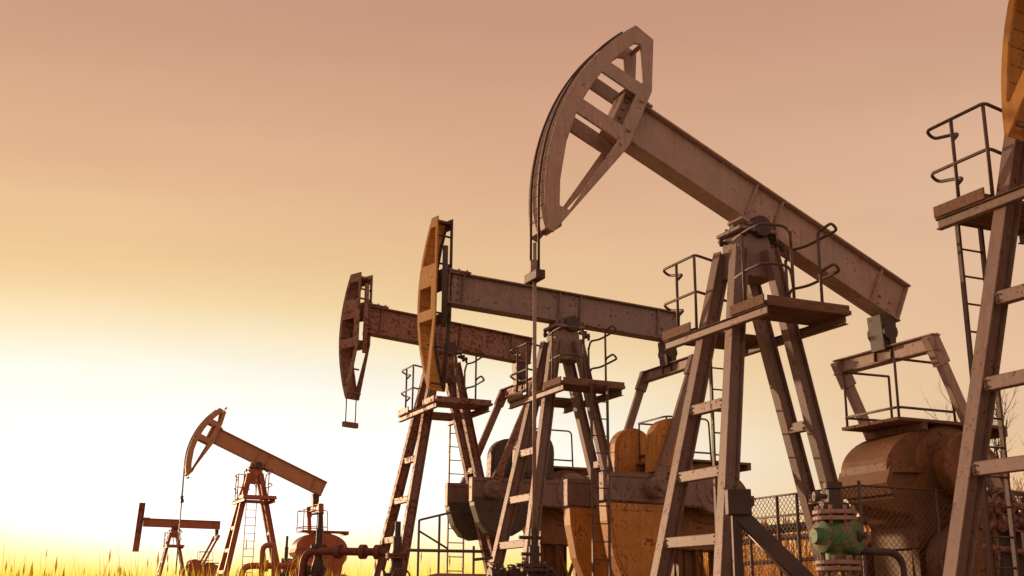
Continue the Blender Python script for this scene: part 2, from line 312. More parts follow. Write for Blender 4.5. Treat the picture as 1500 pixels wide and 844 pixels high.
def pumpjack(label, xy, dz, slope, mats, arms=(2.45, 2.45), head='fixed', head_args=None, ladder=None, crank=None, rod=None, tower_only=False, detail=True, fence=False, dress=True, low=1.0):
    root = empty('pumpjack', (xy[0], xy[1], dz + .3), YAW)
    tag(root, label, 'pumpjack', 'pumpjacks standing in a row across the oil field')
    m = lambda k: M[mats.get(k, {'leg': 'mauve', 'beam': 'beam', 'head': 'beam', 'weight': 'ochre', 'gear': 'gear', 'crank': 'mauve', 'pitman': 'mauve', 'deck': 'wood', 'rail': 'rail', 'bar': 'mauve', 'inner': 'rusty'}[k])]
    bv = .006 if detail else 0
    # --- foundation
    if dz + .3 > .02: MB().box((-2.2, -1.3, -dz - .3 - .05), (4.3, 1.3, -.002)).build('plinth', M['concrete'], root, bv)
    else: MB().box((-2.2, -1.3, -.3), (4.3, 1.3, .03)).build('plinth', M['concrete'], root, bv)
    sk = MB()
    for v in (-.75, .75): sk.ibeam((-2.0, v, .14), (4.1, v, .14), .22, .16, .018, .012, (0, 0, 1))
    for u in (-1.5, .3, 1.9, 3.9): sk.ibeam((u, -.74, .141), (u, .74, .141), .19, .12, .016, .012, (0, 0, 1))
    sk.build('base_frame', m('leg'), root)
    # --- tower
    for side in (-1, 1):
        MB().ibeam(leg_at('head', side, .26), leg_at('head', side, ZP - .25), .20, .165, .022, .05, (1, 0, 0)).build('leg', m('leg'), root, bv)
        MB().ibeam(leg_at('tail', side, .26), leg_at('tail', side, ZP - .25), .185, .15, .02, .05, (1, 0, 0)).build('leg', m('leg'), root, bv)
    for kind, zs in (('head', (1.02, 1.82, 2.66)), ('tail', (1.3, 2.3, 3.2))):
        for ze in zs:
            z = ze if kind == 'head' else ze
            a, b = leg_at(kind, -1, z + (.7 if kind == 'head' else 0)), leg_at(kind, 1, z + (.7 if kind == 'head' else 0)); k = .08 / (b - a).length
            a, b = a.lerp(b, k), b.lerp(a, k)
            cb = MB().bar(a + Vector((-.03, 0, 0)), b + Vector((-.03, 0, 0)), .10, .13, (1, 0, 0))
            if detail:
                for e_, sg in ((a, 1), (b, -1)):
                    for dz_ in (-.03, .03): cb.tube([(e_.x - .10, e_.y + sg * .03, e_.z + dz_), (e_.x - .075, e_.y + sg * .03, e_.z + dz_)], .013, 6)
            cb.build('cross_brace', m('leg'), root, bv)
    # saddle at the top of the tower with its bearing
    cap = MB().plate([(-.36, -.62), (.22, -.62), (.16, -.1), (.10, -.02), (-.26, -.02), (-.32, -.1)], -.19, .19, lambda a, t, b: Vector((a, t, ZP + b)))
    cap.box((-.36, -.27, ZP - .02), (.24, .27, ZP + .03))
    cap.build('saddle', m('leg'), root, bv)
    br = MB()
    for v in (-.2, .2):
        br.lathe([(.0, -.075), (.135, -.075), (.15, -.05), (.15, .05), (.135, .075), (0, .075)], (0, v, ZP + .06), (0, 1, 0), 18)
        br.box((-.21, v - .06, ZP - .035), (.21, v + .06, ZP + .02))
        for u in (-.24, .24): br.tube([(u, v, ZP - .09), (u, v, ZP + .11)], .022, 6)
    br.tube([(-.44, .1, ZP - .12), (-.2, .1, ZP - .12)], .025, 6); br.tube([(-.40, .1, ZP - .17), (-.40, .1, ZP - .05)], .03, 6)
    br.tube([(.2, -.12, ZP - .07), (.42, -.12, ZP - .13)], .03, 6); br.tube([(.33, -.12, ZP - .17), (.33, -.12, ZP - .03)], .035, 6); br.tube([(.40, -.12, ZP - .2), (.40, -.12, ZP - .07)], .025, 6)
    br.tube([(-.3, 0, ZP + .055), (.3, 0, ZP + .055)], .06, 8)
    br.build('bearing', M['dark'], root)
    # --- platform
    hb, tb, vb = -.65, .512, 1.142
    for u in (hb, tb):
        MB().ibeam((u, -vb, ZD - .10), (u, vb, ZD - .10), .12, .08, .012, .012, (0, 0, 1)).build('deck_support', m('bar'), root, bv)
    for side in (-1, 1):
        dk = MB(); n = 5; wv = (vb + .015 - .45) / n
        for i in range(n):
            a = .45 + i * wv; v0, v1 = sorted((side * a, side * (a + wv - .012)))
            e0, e1 = random.uniform(-.03, .03), random.uniform(-.03, .04)
            dk.box((hb - .02 + e0, v0, ZD - .035 + random.uniform(-.004, .004)), (tb + .06 + e1, v1, ZD + .02 + random.uniform(-.005, .005)))
        d = dk.build('deck', m('deck'), root, bv)
        MB().box((hb - .01, side * (vb + .018) - .012, ZD - .05), (tb + .045, side * (vb + .018) + .012, ZD + .075)).build('kick_board', m('deck'), d, bv)
        MB().box((hb - .055, min(side * .45, side * vb), ZD - .034), (hb - .035 - .0, max(side * .45, side * vb), ZD + .09)).build('end_board', m('deck'), d, bv)
    # --- railings
    if dress:
        hi, mid = ZD + 1.0, ZD + .5
        def rails(paths, posts, rr=.019):
            t = MB()
            for p in paths: t.tube(soft(p), rr, 7)
            for p in posts: t.tube(p, rr * 1.05, 7)
            return t.build('railing', m('rail'), root)
        far = -.62
        A = []                                                                             # far deck, head end: with a loop round the far post
        for zz in (hi, mid):
            A.append([(-.15, .40, zz - .08), (far, .40, zz), (far, .52, zz), (far, 1.22, zz), (far + .12, 1.24, zz - .06), (far + .1, .86, zz - .14), (far, .86, zz - .24)])
        rails(A, [[(far, .86, ZD), (far, .86, hi - .01)], [(far, .42, ZD), (far, .42, hi - .03)]])
        Bp = []                                                                            # near deck, round its head end corner
        for zz in (hi, mid):
            Bp.append([(far + .05, -.40, zz - .02), (far, -.75, zz), (far, -1.08, zz), (-.25, -1.10, zz), (-.22, -1.10, zz - .3)])
        rails(Bp, [[(-.22, -1.10, ZD), (-.22, -1.10, hi - .06)], [(far, -.66, ZD), (far, -.66, hi - .01)]])
        Cp = []                                                                            # near deck, tail end: loop hanging out over the near edge
        for zz in (hi - .04, mid - .06):
            Cp.append([(.28, -.34, zz - .16), (.30, -.38, zz), (.32, -.72, zz - .03), (.34, -1.30, zz + .02), (.26, -1.30, zz + .1), (.25, -1.04, zz + .06), (.25, -1.04, zz - .1)])
        rails(Cp, [[(.28, -.34, ZD), (.28, -.34, hi - .16)], [(.25, -1.04, ZD), (.25, -1.04, hi)]])
    if ladder:
        u0, u1, v, lean = ladder
        ld = MB(); z0, z1 = .25, ZD + (.0 if v < 0 else .02)
        f = lambda u, z: Vector((u, v + lean * (z1 - z), z))
        for u in (u0, u1): ld.bar(f(u, z0), f(u, z1), .028, .05, (1, 0, 0))
        k = int((z1 - z0) / .3)
        for i in range(1, k + 1): ld.tube([f(u0, z0 + i * .3), f(u1, z0 + i * .3)], .011, 6)
        ld.build('ladder', m('rail'), root)
    if tower_only: return root
    # --- walking beam (frame of its own, turned about the bearing)
    cs, sn = math.cos(slope), math.sin(slope)
    T = lambda x, v, z: Vector((x * cs + z * sn, v, ZP - x * sn + z * cs))
    P = lambda p: T(p[0], p[1], p[2])
    b0, b1, bt = .09, .69, .30
    xa, xb = -arms[0], arms[1]
    wb = MB()
    wb.box((xa, -bt / 2, b1 - .03), (xb, bt / 2, b1), P); wb.box((xa, -bt / 2, b0), (xb, bt / 2, b0 + .03), P)
    wb.box((xa, -.07, b0 + .031), (xb, .07, b1 - .031), P)
    for x in (xa + .012, xa + .30, -.22, .22, xb - .5, xb - .03): wb.box((x - .012, -bt / 2 + .01, b0 + .032), (x + .012, bt / 2 - .01, b1 - .032), P)
    wb.box((xa - .02, -bt / 2 - .02, b1 + .002), (xa + .42, bt / 2 + .02, b1 + .035), P)
    for x in (xa + .05, xa + .2, xa + .36):
        for v in (-.1, .1): wb.tube([T(x, v, b1 + .03), T(x, v, b1 + .075)], .025, 6)
    wb.box((-.3, -.17, b0 - .045), (.3, .17, b0 - .002), P)
    if detail:
        for sv in (-1, 1):
            for x in (xa + .09, xa + .21):
                for z in (.2, .34, .48, .6): wb.tube([T(x, sv * .06, z), T(x, sv * .105, z)], .02, 6)
            for x in (-.12, .12, xb - .38, xb - .2):
                for z in (.18, .3): wb.tube([T(x, sv * .06, z), T(x, sv * .10, z)], .02, 6)
            wb.box((-.19, min(sv * .071, sv * .09), b0 + .033), (.19, max(sv * .071, sv * .09), b1 - .25), P)
    wb.build('walking_beam', m('beam'), root, bv)
    # --- horse head
    hd = head_args or {}
    if head == 'fixed':
        Rr = hd.get('R', 3.12); a0, a1 = -.555, .525; wv = .22
        arc = [(-Rr * math.cos(a0 + (a1 - a0) * i / 22), Rr * math.sin(a0 + (a1 - a0) * i / 22)) for i in range(23)]
        tip_t, tip_b = arc[-1], arc[0]
        xi = -arms[0] + .32
        outer = arc + [(tip_t[0] + .30, tip_t[1] - .03), (xi - .02, b1 + .16), (xi, b0 - .12), (tip_b[0] + .10, tip_b[1] + .0)]
        def ins(y, rr): return -math.sqrt(max(rr * rr - y * y, .01))
        ri = Rr - .2
        h1 = [(ins(y, ri), y) for y in (.82, 1.0, 1.2)] + [(tip_t[0] + .22, 1.33), (xi - .17, .95)]
        h1 = [(ins(.86, ri), .86), (ins(1.05, ri), 1.05), (ins(1.22, ri), 1.22), (ins(1.32, ri), 1.32), (tip_t[0] + .17, 1.36), (xi - .16, .86)]
        h2 = [(ins(.16, ri), .16), (ins(.4, ri), .4), (ins(.66, ri), .66), (xi - .2, .66), (xi - .2, .16)]
        h3 = [(ins(-.06, ri), -.06), (xi - .16, -.06), (tip_b[0] + .17, -1.28), (ins(-1.3, ri), -1.3), (ins(-1.0, ri), -1.0), (ins(-.5, ri), -.5)]
        hh = MB()
        for v in (-wv, wv): hh.plate(outer, v - .018, v + .018, lambda a, t, b: T(a, t, b), [h1, h2, h3])
        for v0, v1 in ((-wv + .019, wv - .019),):
            for i in range(22):
                (xA, zA), (xB, zB) = arc[i], arc[i + 1]; k = (Rr - .03) / Rr
                hh._hexa([T(xA, v0, zA), T(xA * k, v0, zA * k), T(xA * k, v1, zA * k), T(xA, v1, zA), T(xB, v0, zB), T(xB * k, v0, zB * k), T(xB * k, v1, zB * k), T(xB, v1, zB)])
        for x, z in ((xi - .1, 1.0), (xi - .08, -.1), (tip_t[0] + .24, 1.5), (tip_b[0] + .14, -1.5)): hh.tube([T(x, -wv + .02, z), T(x, wv - .02, z)], .035, 8)
        for v in (-wv, wv): 
            for z in (b0 + .06, b1 - .06): hh.tube([T(xi - .1, v - .05, z), T(xi - .1, v + .05, z)], .03, 8)
        ho = hh.build('horse_head', m('head'), root, bv)
        if rod:
            # wire rope over the arc, carrier bar, polished rod
            zc, z_end, urod = rod
            for v in (-.11, .11):
                path = [T(-(Rr + .02) * math.cos(t), v, (Rr + .02) * math.sin(t)) for t in [a1 - .05 - (a1 - .05 + slope) * i / 16 for i in range(17)] ]
                uu = -(Rr + .02)
                MB().tube(path + [Vector((uu, v, zc))], .016, 6).build('wire_rope', M['dark'], ho)
            uu = -(Rr + .02)
            MB().box((uu - .06, -.17, zc - .06), (uu + .06, .17, zc + .05)).build('carrier_bar', M['dark'], ho, bv)
            pr = MB().tube([(uu, 0, z_end), (uu, 0, zc + .42)], .024, 8); pr.lathe([(.03, 0), (.06, 0), (.06, .14), (.03, .14)], (uu, 0, zc + .055), (0, 0, 1), 10)
            pr.build('polished_rod', M['bright'], ho)
    else:
        # head swung aside on its hinge for work on the well
        sw = hd.get('swing', R(77)); Hh = hd.get('half', 1.59); mid_y = hd.get('mid', -.29); Dm = hd.get('depth', .60); gap = hd.get('gap', .16)
        off = hd.get('off', .10)
        hv = Vector((-math.cos(sw), math.sin(sw), 0)); lv = Vector((math.sin(sw), math.cos(sw), 0))
        o = T(xa - off, 0, (b0 + b1) / 2) + hv * hd.get('fwd', -.12)
        tl = hd.get('lean', 0.0); ro = hd.get('roll', 0.0)
        Q = lambda d, l, y: o + hv * (d * math.cos(tl) + y * math.sin(tl)) + lv * (l + y * math.sin(ro)) + Vector((0, 0, y * math.cos(tl) - d * math.sin(tl)))
        dd = lambda y: Dm - (y - mid_y) ** 2 / (2 * 3.1)
        y0, y1 = mid_y - Hh, mid_y + Hh
        arc = [(dd(y0 + (y1 - y0) * i / 20), y0 + (y1 - y0) * i / 20) for i in range(21)]
        outer = arc + [(0, y1), (0, -.55), (dd(y0) - .05, y0)]
        i_ = lambda y, k=.07: dd(y) - k
        ym = (.42 + y1 - .2) / 2; h1 = [(i_(.42), .42), (i_(ym), ym), (i_(y1 - .2), y1 - .2), (.06, y1 - .2), (.06, .42)]
        h2 = [(i_(-.42), -.42), (i_(.0), .0), (.16, .0), (.16, -.42)]
        h3 = [(i_(-.62), -.62), (.09, -.62), (dd(y0 + .3) - .09, y0 + .3), (i_(y0 + .3, .065), y0 + .3), (i_((y0 - .32) / 2), (y0 - .32) / 2)]
        hh = MB()
        hh.plate(outer, -gap - .016, -gap + .016, lambda a, t, b: Q(a, t, b), [h1, h2, h3]); hi_ = MB()
        hi_.plate(outer, gap - .016, gap + .016, lambda a, t, b: Q(a, t, b), [h1, h2, h3])
        for i in range(20):
            (xA, zA), (xB, zB) = arc[i], arc[i + 1]
            l0, l1 = -gap + .017, gap - .017
            hh._hexa([Q(xA, l0, zA), Q(xA - .025, l0, zA), Q(xA - .025, l1, zA), Q(xA, l1, zA), Q(xB, l0, zB), Q(xB - .025, l0, zB), Q(xB - .025, l1, zB), Q(xB, l1, zB)])
        hi_.box((.03, -gap + .017, y1 - .11), (dd(y1) - .04, gap - .017, y1 - .07), lambda p: Q(*p))
        for y in (y1 - .35, .42, -.5, -1.05, y0 + .12):
            d_ = .04 if y > -.6 else dd(y) * .55
            hi_.tube([Q(d_, -gap + .02, y), Q(d_, gap - .02, y)], .022, 6)
        hi_.tube([Q(-.02, 0, -.75), Q(-.02, 0, .75)], .05, 10)
        ho = hh.build('horse_head', m('head'), root, bv); hi_.build('inner_frame', m('inner'), ho, bv)
        if hd.get('hang'):
            zc = hd['hang']
            for l in (-gap + .03, gap - .03):
                p = Q(dd(y0) - .0, l, y0 + .02); MB().tube([p, Vector((p.x, p.y, p.z - zc))], .012, 6).build('wire_rope', M['dark'], ho)
            p = Q(dd(y0), 0, y0 - zc); q = lv * (gap + .03)
            p.z = Q(dd(y0), 0, y0 + .02).z - zc
            MB().bar(p - q, p + q, .09, .11, hv).build('carrier_bar', m('head'), ho, bv)
    # --- tail bearing, equaliser, pitman arms, cranks
    xt = arms[1] - .22
    eq = T(xt, 0, b0) - Vector((0, 0, .56))
    tbm = MB().plate([(-.14, -.02), (.14, -.02), (.1, -.5), (-.1, -.5)], -.13, .13, lambda a, t, b: Vector((T(xt, 0, b0).x + a, t, T(xt, 0, b0).z + b)))
    tbm.lathe([(0, -.17), (.12, -.17), (.12, .17), (0, .17)], T(xt, 0, b0) + Vector((0, 0, -.25)), (0, 1, 0), 14)
    for v in (-.16, .16): tbm.tube([T(xt, v, b0) + Vector((0, 0, -.34)), T(xt, v, b0) + Vector((0, 0, -.62))], .035, 6)
    tbm.build('tail_bearing', M['dark'], root)
    e = MB().ibeam(eq + Vector((0, -.98, 0)), eq + Vector((0, .98, 0)), .22, .15, .02, .03, (0, 0, 1))
    e.build('equaliser', m('pitman'), root, bv)
    th, rp_ = crank
    ax = Vector((math.cos(th), 0, math.sin(th))); ay = Vector((math.sin(th), 0, -math.cos(th)))     # along the arm; ay up when the arm points left
    for side in (-1, 1):
        vc, vp = side * .70, side * .90
        C_ = lambda a, t, b, vc=vc: SHAFT + ax * a + ay * b + Vector((0, vc + t, 0))
        c = MB().plate([(.40 * math.cos(R(-130 - k * 10)), .40 * math.sin(R(-130 - k * 10))) for k in range(11)] + [(.2, .31), (2.35, .25), (2.35, -.25), (.2, -.31)], -.085, .085, C_)
        for sgn in (-1, 1): c.plate([(.3, .19 * sgn), (2.31, .17 * sgn), (2.31, .235 * sgn), (.3, .285 * sgn)][::sgn], -.10, .10, C_)
        for k in range(6): c.lathe([(0, -.105), (.045, -.105), (.045, .105), (0, .105)], C_(.8 + k * .26, 0, 0), (0, 1, 0), 8)
        c.lathe([(0, -.16), (.13, -.16), (.13, -.13), (.22, -.13), (.24, -.13), (.26, -.115), (.40, -.115), (.43, -.09), (.43, .09), (.40, .115), (.26, .115), (.24, .13), (.22, .13), (.13, .13), (.13, .16), (0, .16)], C_(0, 0, 0), (0, 1, 0), 28)
        co = c.build('crank', m('crank'), root, bv)
        up = [(.60, .29), (.58, .8)] + [(1.01 + .43 * math.cos(math.pi - i * math.pi / 12), .86 + .43 * math.sin(math.pi - i * math.pi / 12)) for i in range(13)] + [(1.46, .29)]
        dn = [(1.08, -.29), (1.10, -.9), (1.32, -1.45), (1.55, -1.68), (1.85, -1.75), (2.1, -1.6), (2.28, -1.2), (2.40, -.6), (2.42, -.29)]
        for o_ in ([(x_ - .09, y_) for x_, y_ in up], [(x_ - .09, y_ * low) for x_, y_ in dn]):
            wm = MB().plate(o_, -.13, .13, C_)
            cx = sum(p[0] for p in o_) / len(o_); cy = sum(p[1] for p in o_) / len(o_); sg = 1 if cy > 0 else -1
            for ex, ey in ((cx - .22, .38 * sg), (cx + .22, .38 * sg)): wm.lathe([(0, -.17), (.04, -.17), (.04, .17), (0, .17)], C_(ex, 0, ey), (0, 1, 0), 8)
            rim = [(cx + (a - cx) * .84, cy + (b - cy) * .84) for a, b in o_]
            wm.plate(rim, -.145, .145, C_)
            for ex, ey in ((cx + .06, cy + .16 * sg),): wm.lathe([(0, -.152), (.05, -.152), (.05, .152), (0, .152)], C_(ex, 0, ey), (0, 1, 0), 10)
            wo_ = wm.build('counterweight', m('weight'), co, bv)
        pin = C_(rp_, 0, 0)
        pm = MB().lathe([(0, -.14), (.17, -.14), (.19, -.1), (.19, .1), (.17, .14), (0, .14)], Vector((pin.x, vp, pin.z)), (0, 1, 0), 16)
        pm.lathe([(0, -.25), (.07, -.25), (.07, .19), (0, .19)], Vector((pin.x, vp, pin.z)), (0, 1, 0), 10)
        for k in range(6): pm.tube([Vector((pin.x + .125 * math.cos(k * 1.047), vp - .16, pin.z + .125 * math.sin(k * 1.047))), Vector((pin.x + .125 * math.cos(k * 1.047), vp + .16, pin.z + .125 * math.sin(k * 1.047)))], .018, 6)
        pm.build('crank_pin', m('crank'), co)
        a_, b_ = eq + Vector((0, side * .90, 0)), Vector((pin.x, vp, pin.z))
        p_ = MB().bar(a_ + (b_ - a_).normalized() * .08, b_ - (b_ - a_).normalized() * .15, .09, .15, (0, 1, 0))
        p_.bar(a_ - (b_ - a_).normalized() * .10, a_ + (b_ - a_).normalized() * .30, .13, .2, (0, 1, 0)); p_.bar(b_ - (b_ - a_).normalized() * .42, b_ - (b_ - a_).normalized() * .14, .12, .2, (0, 1, 0))
        p_.build('pitman_arm', m('pitman'), root, bv)
    # --- gear reducer on its pedestal, with the service platform on top
    prof = [(2.62 + 1.02 * math.cos(math.pi - k * math.pi / 24), 1.98 + .58 * math.sin(math.pi - k * math.pi / 24)) for k in range(25)]
    prof += [(3.64, 1.93), (3.64, 1.6), (3.48, 1.35), (3.44, 1.0), (2.02, 1.0), (2.04, 1.26), (1.98, 1.38), (1.84, 1.50), (1.70, 1.61), (1.62, 1.74), (1.60, 1.9)]
    gb = MB().plate(prof, -.44, .44, lambda a, t, b: Vector((a, t, b + E)))
    rimp = [(x_ + .26, z_) for x_, z_ in [(1.33, 1.93), (1.36, 2.01), (1.9, 2.04), (1.9, 1.95), (1.40, 1.93), (1.36, 1.80), (1.42, 1.66), (1.36, 1.66), (1.28, 1.80)]]
    gb.plate(rimp, -.49, .49, lambda a, t, b: Vector((a, t, b + E)))
    gb.box((2.161, -.485, 1.955 + E), (3.68, .485, 2.03 + E))
    gb.lathe([(0, -.53), (.30, -.53), (.36, -.50), (.55, -.47), (.58, -.44), (.58, .44), (.55, .47), (.36, .50), (.30, .53), (0, .53)], SHAFT, (0, 1, 0), 28)
    for k in range(10):
        q = SHAFT + Vector((.46 * math.cos(k * .628), 0, .46 * math.sin(k * .628))); gb.tube([q + Vector((0, -.5, 0)), q + Vector((0, .5, 0))], .025, 6)
    go = gb.build('gear_reducer', m('gear'), root, bv * 4)
    MB().lathe([(0, -.60), (.14, -.60), (.14, .60), (0, .60)], SHAFT, (0, 1, 0), 16).build('shaft', M['dark'], go)
    ped = MB()
    for u in (2.12, 2.5, 2.95, 3.32): ped.ibeam((u, -.36, .25), (u, -.36, 1.0 + E), .16, .13, .016, .014, (1, 0, 0)); ped.ibeam((u, .36, .25), (u, .36, 1.0 + E), .16, .13, .016, .014, (1, 0, 0))
    ped.plate([(1.98, -.4), (2.5, -.4), (2.5, .98), (2.04, .98)], -.30, .30, lambda a, t, b: Vector((a, t, b + E)))
    ped.bar((2.5, -.36, .4), (2.95, -.36, 1.6), .06, .06); ped.bar((2.95, -.36, .4), (2.5, -.36, 1.6), .061, .061); ped.bar((2.95, -.36, .4), (3.32, -.36, 1.6), .06, .06)
    ped.build('pedestal', m('gear'), root, bv)
    pl = MB()
    for i in range(4): pl.box((1.76, -.55 + i * .28, 2.60 + E), (3.65, -.55 + i * .28 + .265, 2.645 + E))
    for u in (2.2, 3.6): pl.box((u - .04, -.56, 2.50 + E), (u + .04, .56, 2.598 + E))
    po = pl.build('service_platform', m('deck'), root, bv)
    rl = MB()
    for zz in (3.42, 2.98 - .2):
        rl.tube(soft([(1.82, .5, zz + E), (1.82, -.5, zz + E), (2.75, -.5, zz + E), (2.78, -.5, 2.65 + E)][: 4 if zz > 3 else 3], .1), .018, 7)
        rl.tube(soft([(2.62, .5, zz + E), (1.80, .5, zz - .01 + E)], .1), .018, 7)
    for u, v in ((1.82, -.5), (1.82, .5), (2.62, .5)): rl.tube([(u, v, 2.62 + E), (u, v, 3.42 + E)], .018, 7)
    rl.build('platform_railing', m('rail'), po)
    # electric motor and belt guard at the tail
    mo = MB().lathe([(0, -.38), (.22, -.38), (.27, -.33), (.27, .33), (.22, .38), (0, .38)], (3.85, 0, .75), (0, 1, 0), 18)
    mo.box((3.6, -.3, .26), (4.1, .3, .49))
    mo.build('motor', M['dark'], root)
    return root

# J1: the large jack in the middle of its stroke, beam up to the left
pumpjack('largest pumpjack, its thick tan beam tilted steeply with the horse head raised high', (3.154, 14.4965), -.2998, R(24.5),
         {'beam': 'tan', 'head': 'tan', 'weight': 'brownweight', 'gear': 'gear', 'pitman': 'tan', 'crank': 'gear'}, (2.45, 2.5), 'fixed', {'R': 3.14}, (.10, .42, 1.2, .0), (R(-58), 1.40), (4.05 + E, 1.05 + E, 0))
# J2: yellow head swung aside
pumpjack('grey pumpjack with an ochre yellow horse head swung aside and orange counterweights', (1.0323, 21.0475), -.047, R(2.8),
         {'head': 'yellow', 'weight': 'ochre', 'inner': 'dark'}, (2.47, 2.42), 'swung', {}, (-.13, .19, -1.19, .0), (R(180), 1.34))
# J3: rusty one behind
pumpjack('rusty brown pumpjack behind the yellow headed one, empty carrier bar hanging from its head', (-1.3927, 24.4501), .1975, R(4.9),
         {'leg': 'rusty', 'beam': 'rusty', 'head': 'rusty', 'weight': 'greyweight', 'crank': 'mauve', 'pitman': 'rusty', 'bar': 'rusty', 'deck': 'rusty'}, (1.9, 1.95), 'swung',
         {'half': 1.34, 'mid': -.36, 'hang': .55, 'swing': R(66), 'depth': .62}, (.55, .92, 1.17, .0), (R(180), 1.95), low=.55)
# J4: tower at the right edge, its beam taken off
pumpjack('pumpjack tower cut by the right edge, its plank deck and ladder nearest the camera', (5.5613, 10.7682), .2136, 0, {}, ladder=(-.35, -.02, 1.17, 0), tower_only=True)
# J5, J6: far jacks to the left
pumpjack('distant pumpjack with a raised sandy horse head on a red brown tower', (-9.8868, 45.1696), 0, R(23),
         {'leg': 'redpaint', 'beam': 'sandy', 'head': 'sandy', 'weight': 'redpaint', 'gear': 'redpaint', 'crank': 'redpaint', 'pitman': 'redpaint', 'deck': 'redpaint', 'bar': 'redpaint', 'rail': 'redpaint'},
         (2.3, 2.75), 'fixed', {'R': 2.75}, (-.1, .3, 1.17, 0), (R(-93), 1.40), (3.6 + E, .9 + E, 0), detail=False)
pumpjack('smallest and farthest red brown pumpjack with a level beam and upright head', (-24.5208, 85.9631), 0, R(0.3),
         {'leg': 'redpaint', 'beam': 'redpaint', 'head': 'redpaint', 'weight': 'redpaint', 'gear': 'redpaint', 'crank': 'redpaint', 'pitman': 'redpaint', 'deck': 'redpaint', 'bar': 'redpaint', 'rail': 'redpaint'},
         (2.3, 3.2), 'swung', {'half': 1.74, 'mid': -.35, 'swing': R(98), 'depth': .5, 'gap': .2, 'roll': R(3), 'off': .25}, None, (R(205), 1.2), detail=False, dress=True)
# J7: next jack beyond the right edge, only the tip of its yellow head shows
_sw, _ln, _dep, _fw = R(84), R(-27), .60, -.12
_hv = Vector((-math.cos(_sw), math.sin(_sw), 0)); _y0 = -.29 - 1.59; _d0 = _dep - 1.59 ** 2 / 6.2
_sl = R(2.8); _xa = -2.47 - .10
_tipl = Vector((_xa * math.cos(_sl) + .39 * math.sin(_sl), 0, ZP - _xa * math.sin(_sl) + .39 * math.cos(_sl))) + _hv * (_fw + _d0 * math.cos(_ln) + _y0 * math.sin(_ln)) + Vector((0, 0, _y0 * math.cos(_ln)))
_dz = .05
_tip = sight(1491, 218); _tip = Vector((0, 0, EYE)) + _tip * ((_tipl.z + _dz + .3 - EYE) / _tip.z)
_o = _tip - B2 * _tipl.x - N2 * _tipl.y
pumpjack('pumpjack outside the right edge, only the tip of its yellow horse head showing', (_o.x, _o.y), _dz, R(2.8),
         {'head': 'yellow'}, (2.47, 2.42), 'swung', {'swing': _sw, 'lean': _ln, 'depth': _dep}, None, (R(180), 1.34))

# ------------------------------------------------------------------ wellheads
def wheel(mb, o, axis, r, t=.014):
    o, ax = Vector(o), Vector(axis).normalized(); e1 = ax.orthogonal().normalized(); e2 = ax.cross(e1)
    mb.tube([o + e1 * r * math.cos(k * math.pi / 9) + e2 * r * math.sin(k * math.pi / 9) for k in range(19)], t, 6, cap=False)
    for k in range(4):
        a = k * math.pi / 2; mb.tube([o, o + e1 * r * math.cos(a) + e2 * r * math.sin(a)], t * .7, 5)
    mb.tube([o - ax * .03, o + ax * .03], t * 2, 6)
def bolts(mb, o, r, h0, h1, n=8, br=.016):
    for k in range(n):
        a = k * 2 * math.pi / n + .2; mb.tube([(o[0] + r * math.cos(a), o[1] + r * math.sin(a), h0), (o[0] + r * math.cos(a), o[1] + r * math.sin(a), h1)], br, 6)
def wellhead(label, p, top, body, flange, rot=0.0, k=1.0, wing=True, name='wellhead', tee=True):
    """casing spool, flanged valve, tee, stuffing box; origin on the ground, heights in metres"""
    root = empty(name, (p.x, p.y, 0), rot); tag(root, label, 'wellhead')
    zc = top * .42
    MB().lathe([(0, -.1), (.16 * k, -.1), (.16 * k, zc * .55), (.13 * k, zc * .6), (.13 * k, zc), (0, zc)], (0, 0, 0)).build('casing', M[body], root)
    for z in (zc * .58, zc, top * .74):
        fl = MB(); fl.lathe([(0, 0), (.19 * k, 0), (.19 * k, .035), (0, .035)], (0, 0, z)); fl.lathe([(0, 0), (.19 * k, 0), (.19 * k, .035), (0, .035)], (0, 0, z + .045)); bolts(fl, (0, 0), .16 * k, z - .03, z + .11)
        fl.build('flange', M[flange], root)
    z = zc + .1; h = top * .74 - z
    vb = MB().lathe([(0, 0), (.10 * k, 0), (.10 * k, h * .2), (.145 * k, h * .4), (.145 * k, h * .6), (.10 * k, h * .8), (.10 * k, h), (0, h)], (0, 0, z))
    if tee: vb.lathe([(0, 0), (.09 * k, 0), (.09 * k, .2 * k), (.13 * k, .2 * k), (.13 * k, .25 * k), (0, .25 * k)], (0, 0, z + h / 2), (-1, 0, 0), 14)
    vo = vb.build('valve_body', M[body], root)
    if wing:
        wm = MB(); wm.tube([(0, -.1, z + h / 2), (0, -.42 * k, z + h / 2)], .03, 8); wheel(wm, (0, -.40 * k, z + h / 2), (0, 1, 0), .15 * k); wm.build('handwheel', M['redvalve' if flange == 'redvalve' else 'dark'], vo)
    zt = top * .74 + .08
    sb = MB().lathe([(0, 0), (.075 * k, 0), (.075 * k, (top - zt) * .5), (.05 * k, (top - zt) * .55), (.05 * k, top - zt), (0, top - zt)], (0, 0, zt))
    sb.build('stuffing_box', M['dark'], root)
    return root
def jack_well(x, y, dz, u): return Vector((x, y, 0)) + B2 * u
W1 = jack_well(3.154, 14.4965, 0, -3.16)
w1 = wellhead('dark wellhead gripping the long polished rod of the largest pumpjack', W1, 1.80, 'dark', 'dark', YAW, .8)
cl = MB()
for z, l in ((1.70, .19), (1.52, .16), (1.40, .22)): cl.tube([(-l, 0, z), (.08, 0, z)], .02, 6)
cl.build('clamp_handle', M['dark'], w1)
W2 = at(582, 800, 19.0); W2.z = 0
w2 = wellhead('wellhead with red valves standing between the legs of the rusty tower', W2, 2.25, 'dark', 'redvalve', .3, .95)
W3 = at(467, 800, 21.5); W3.z = 0
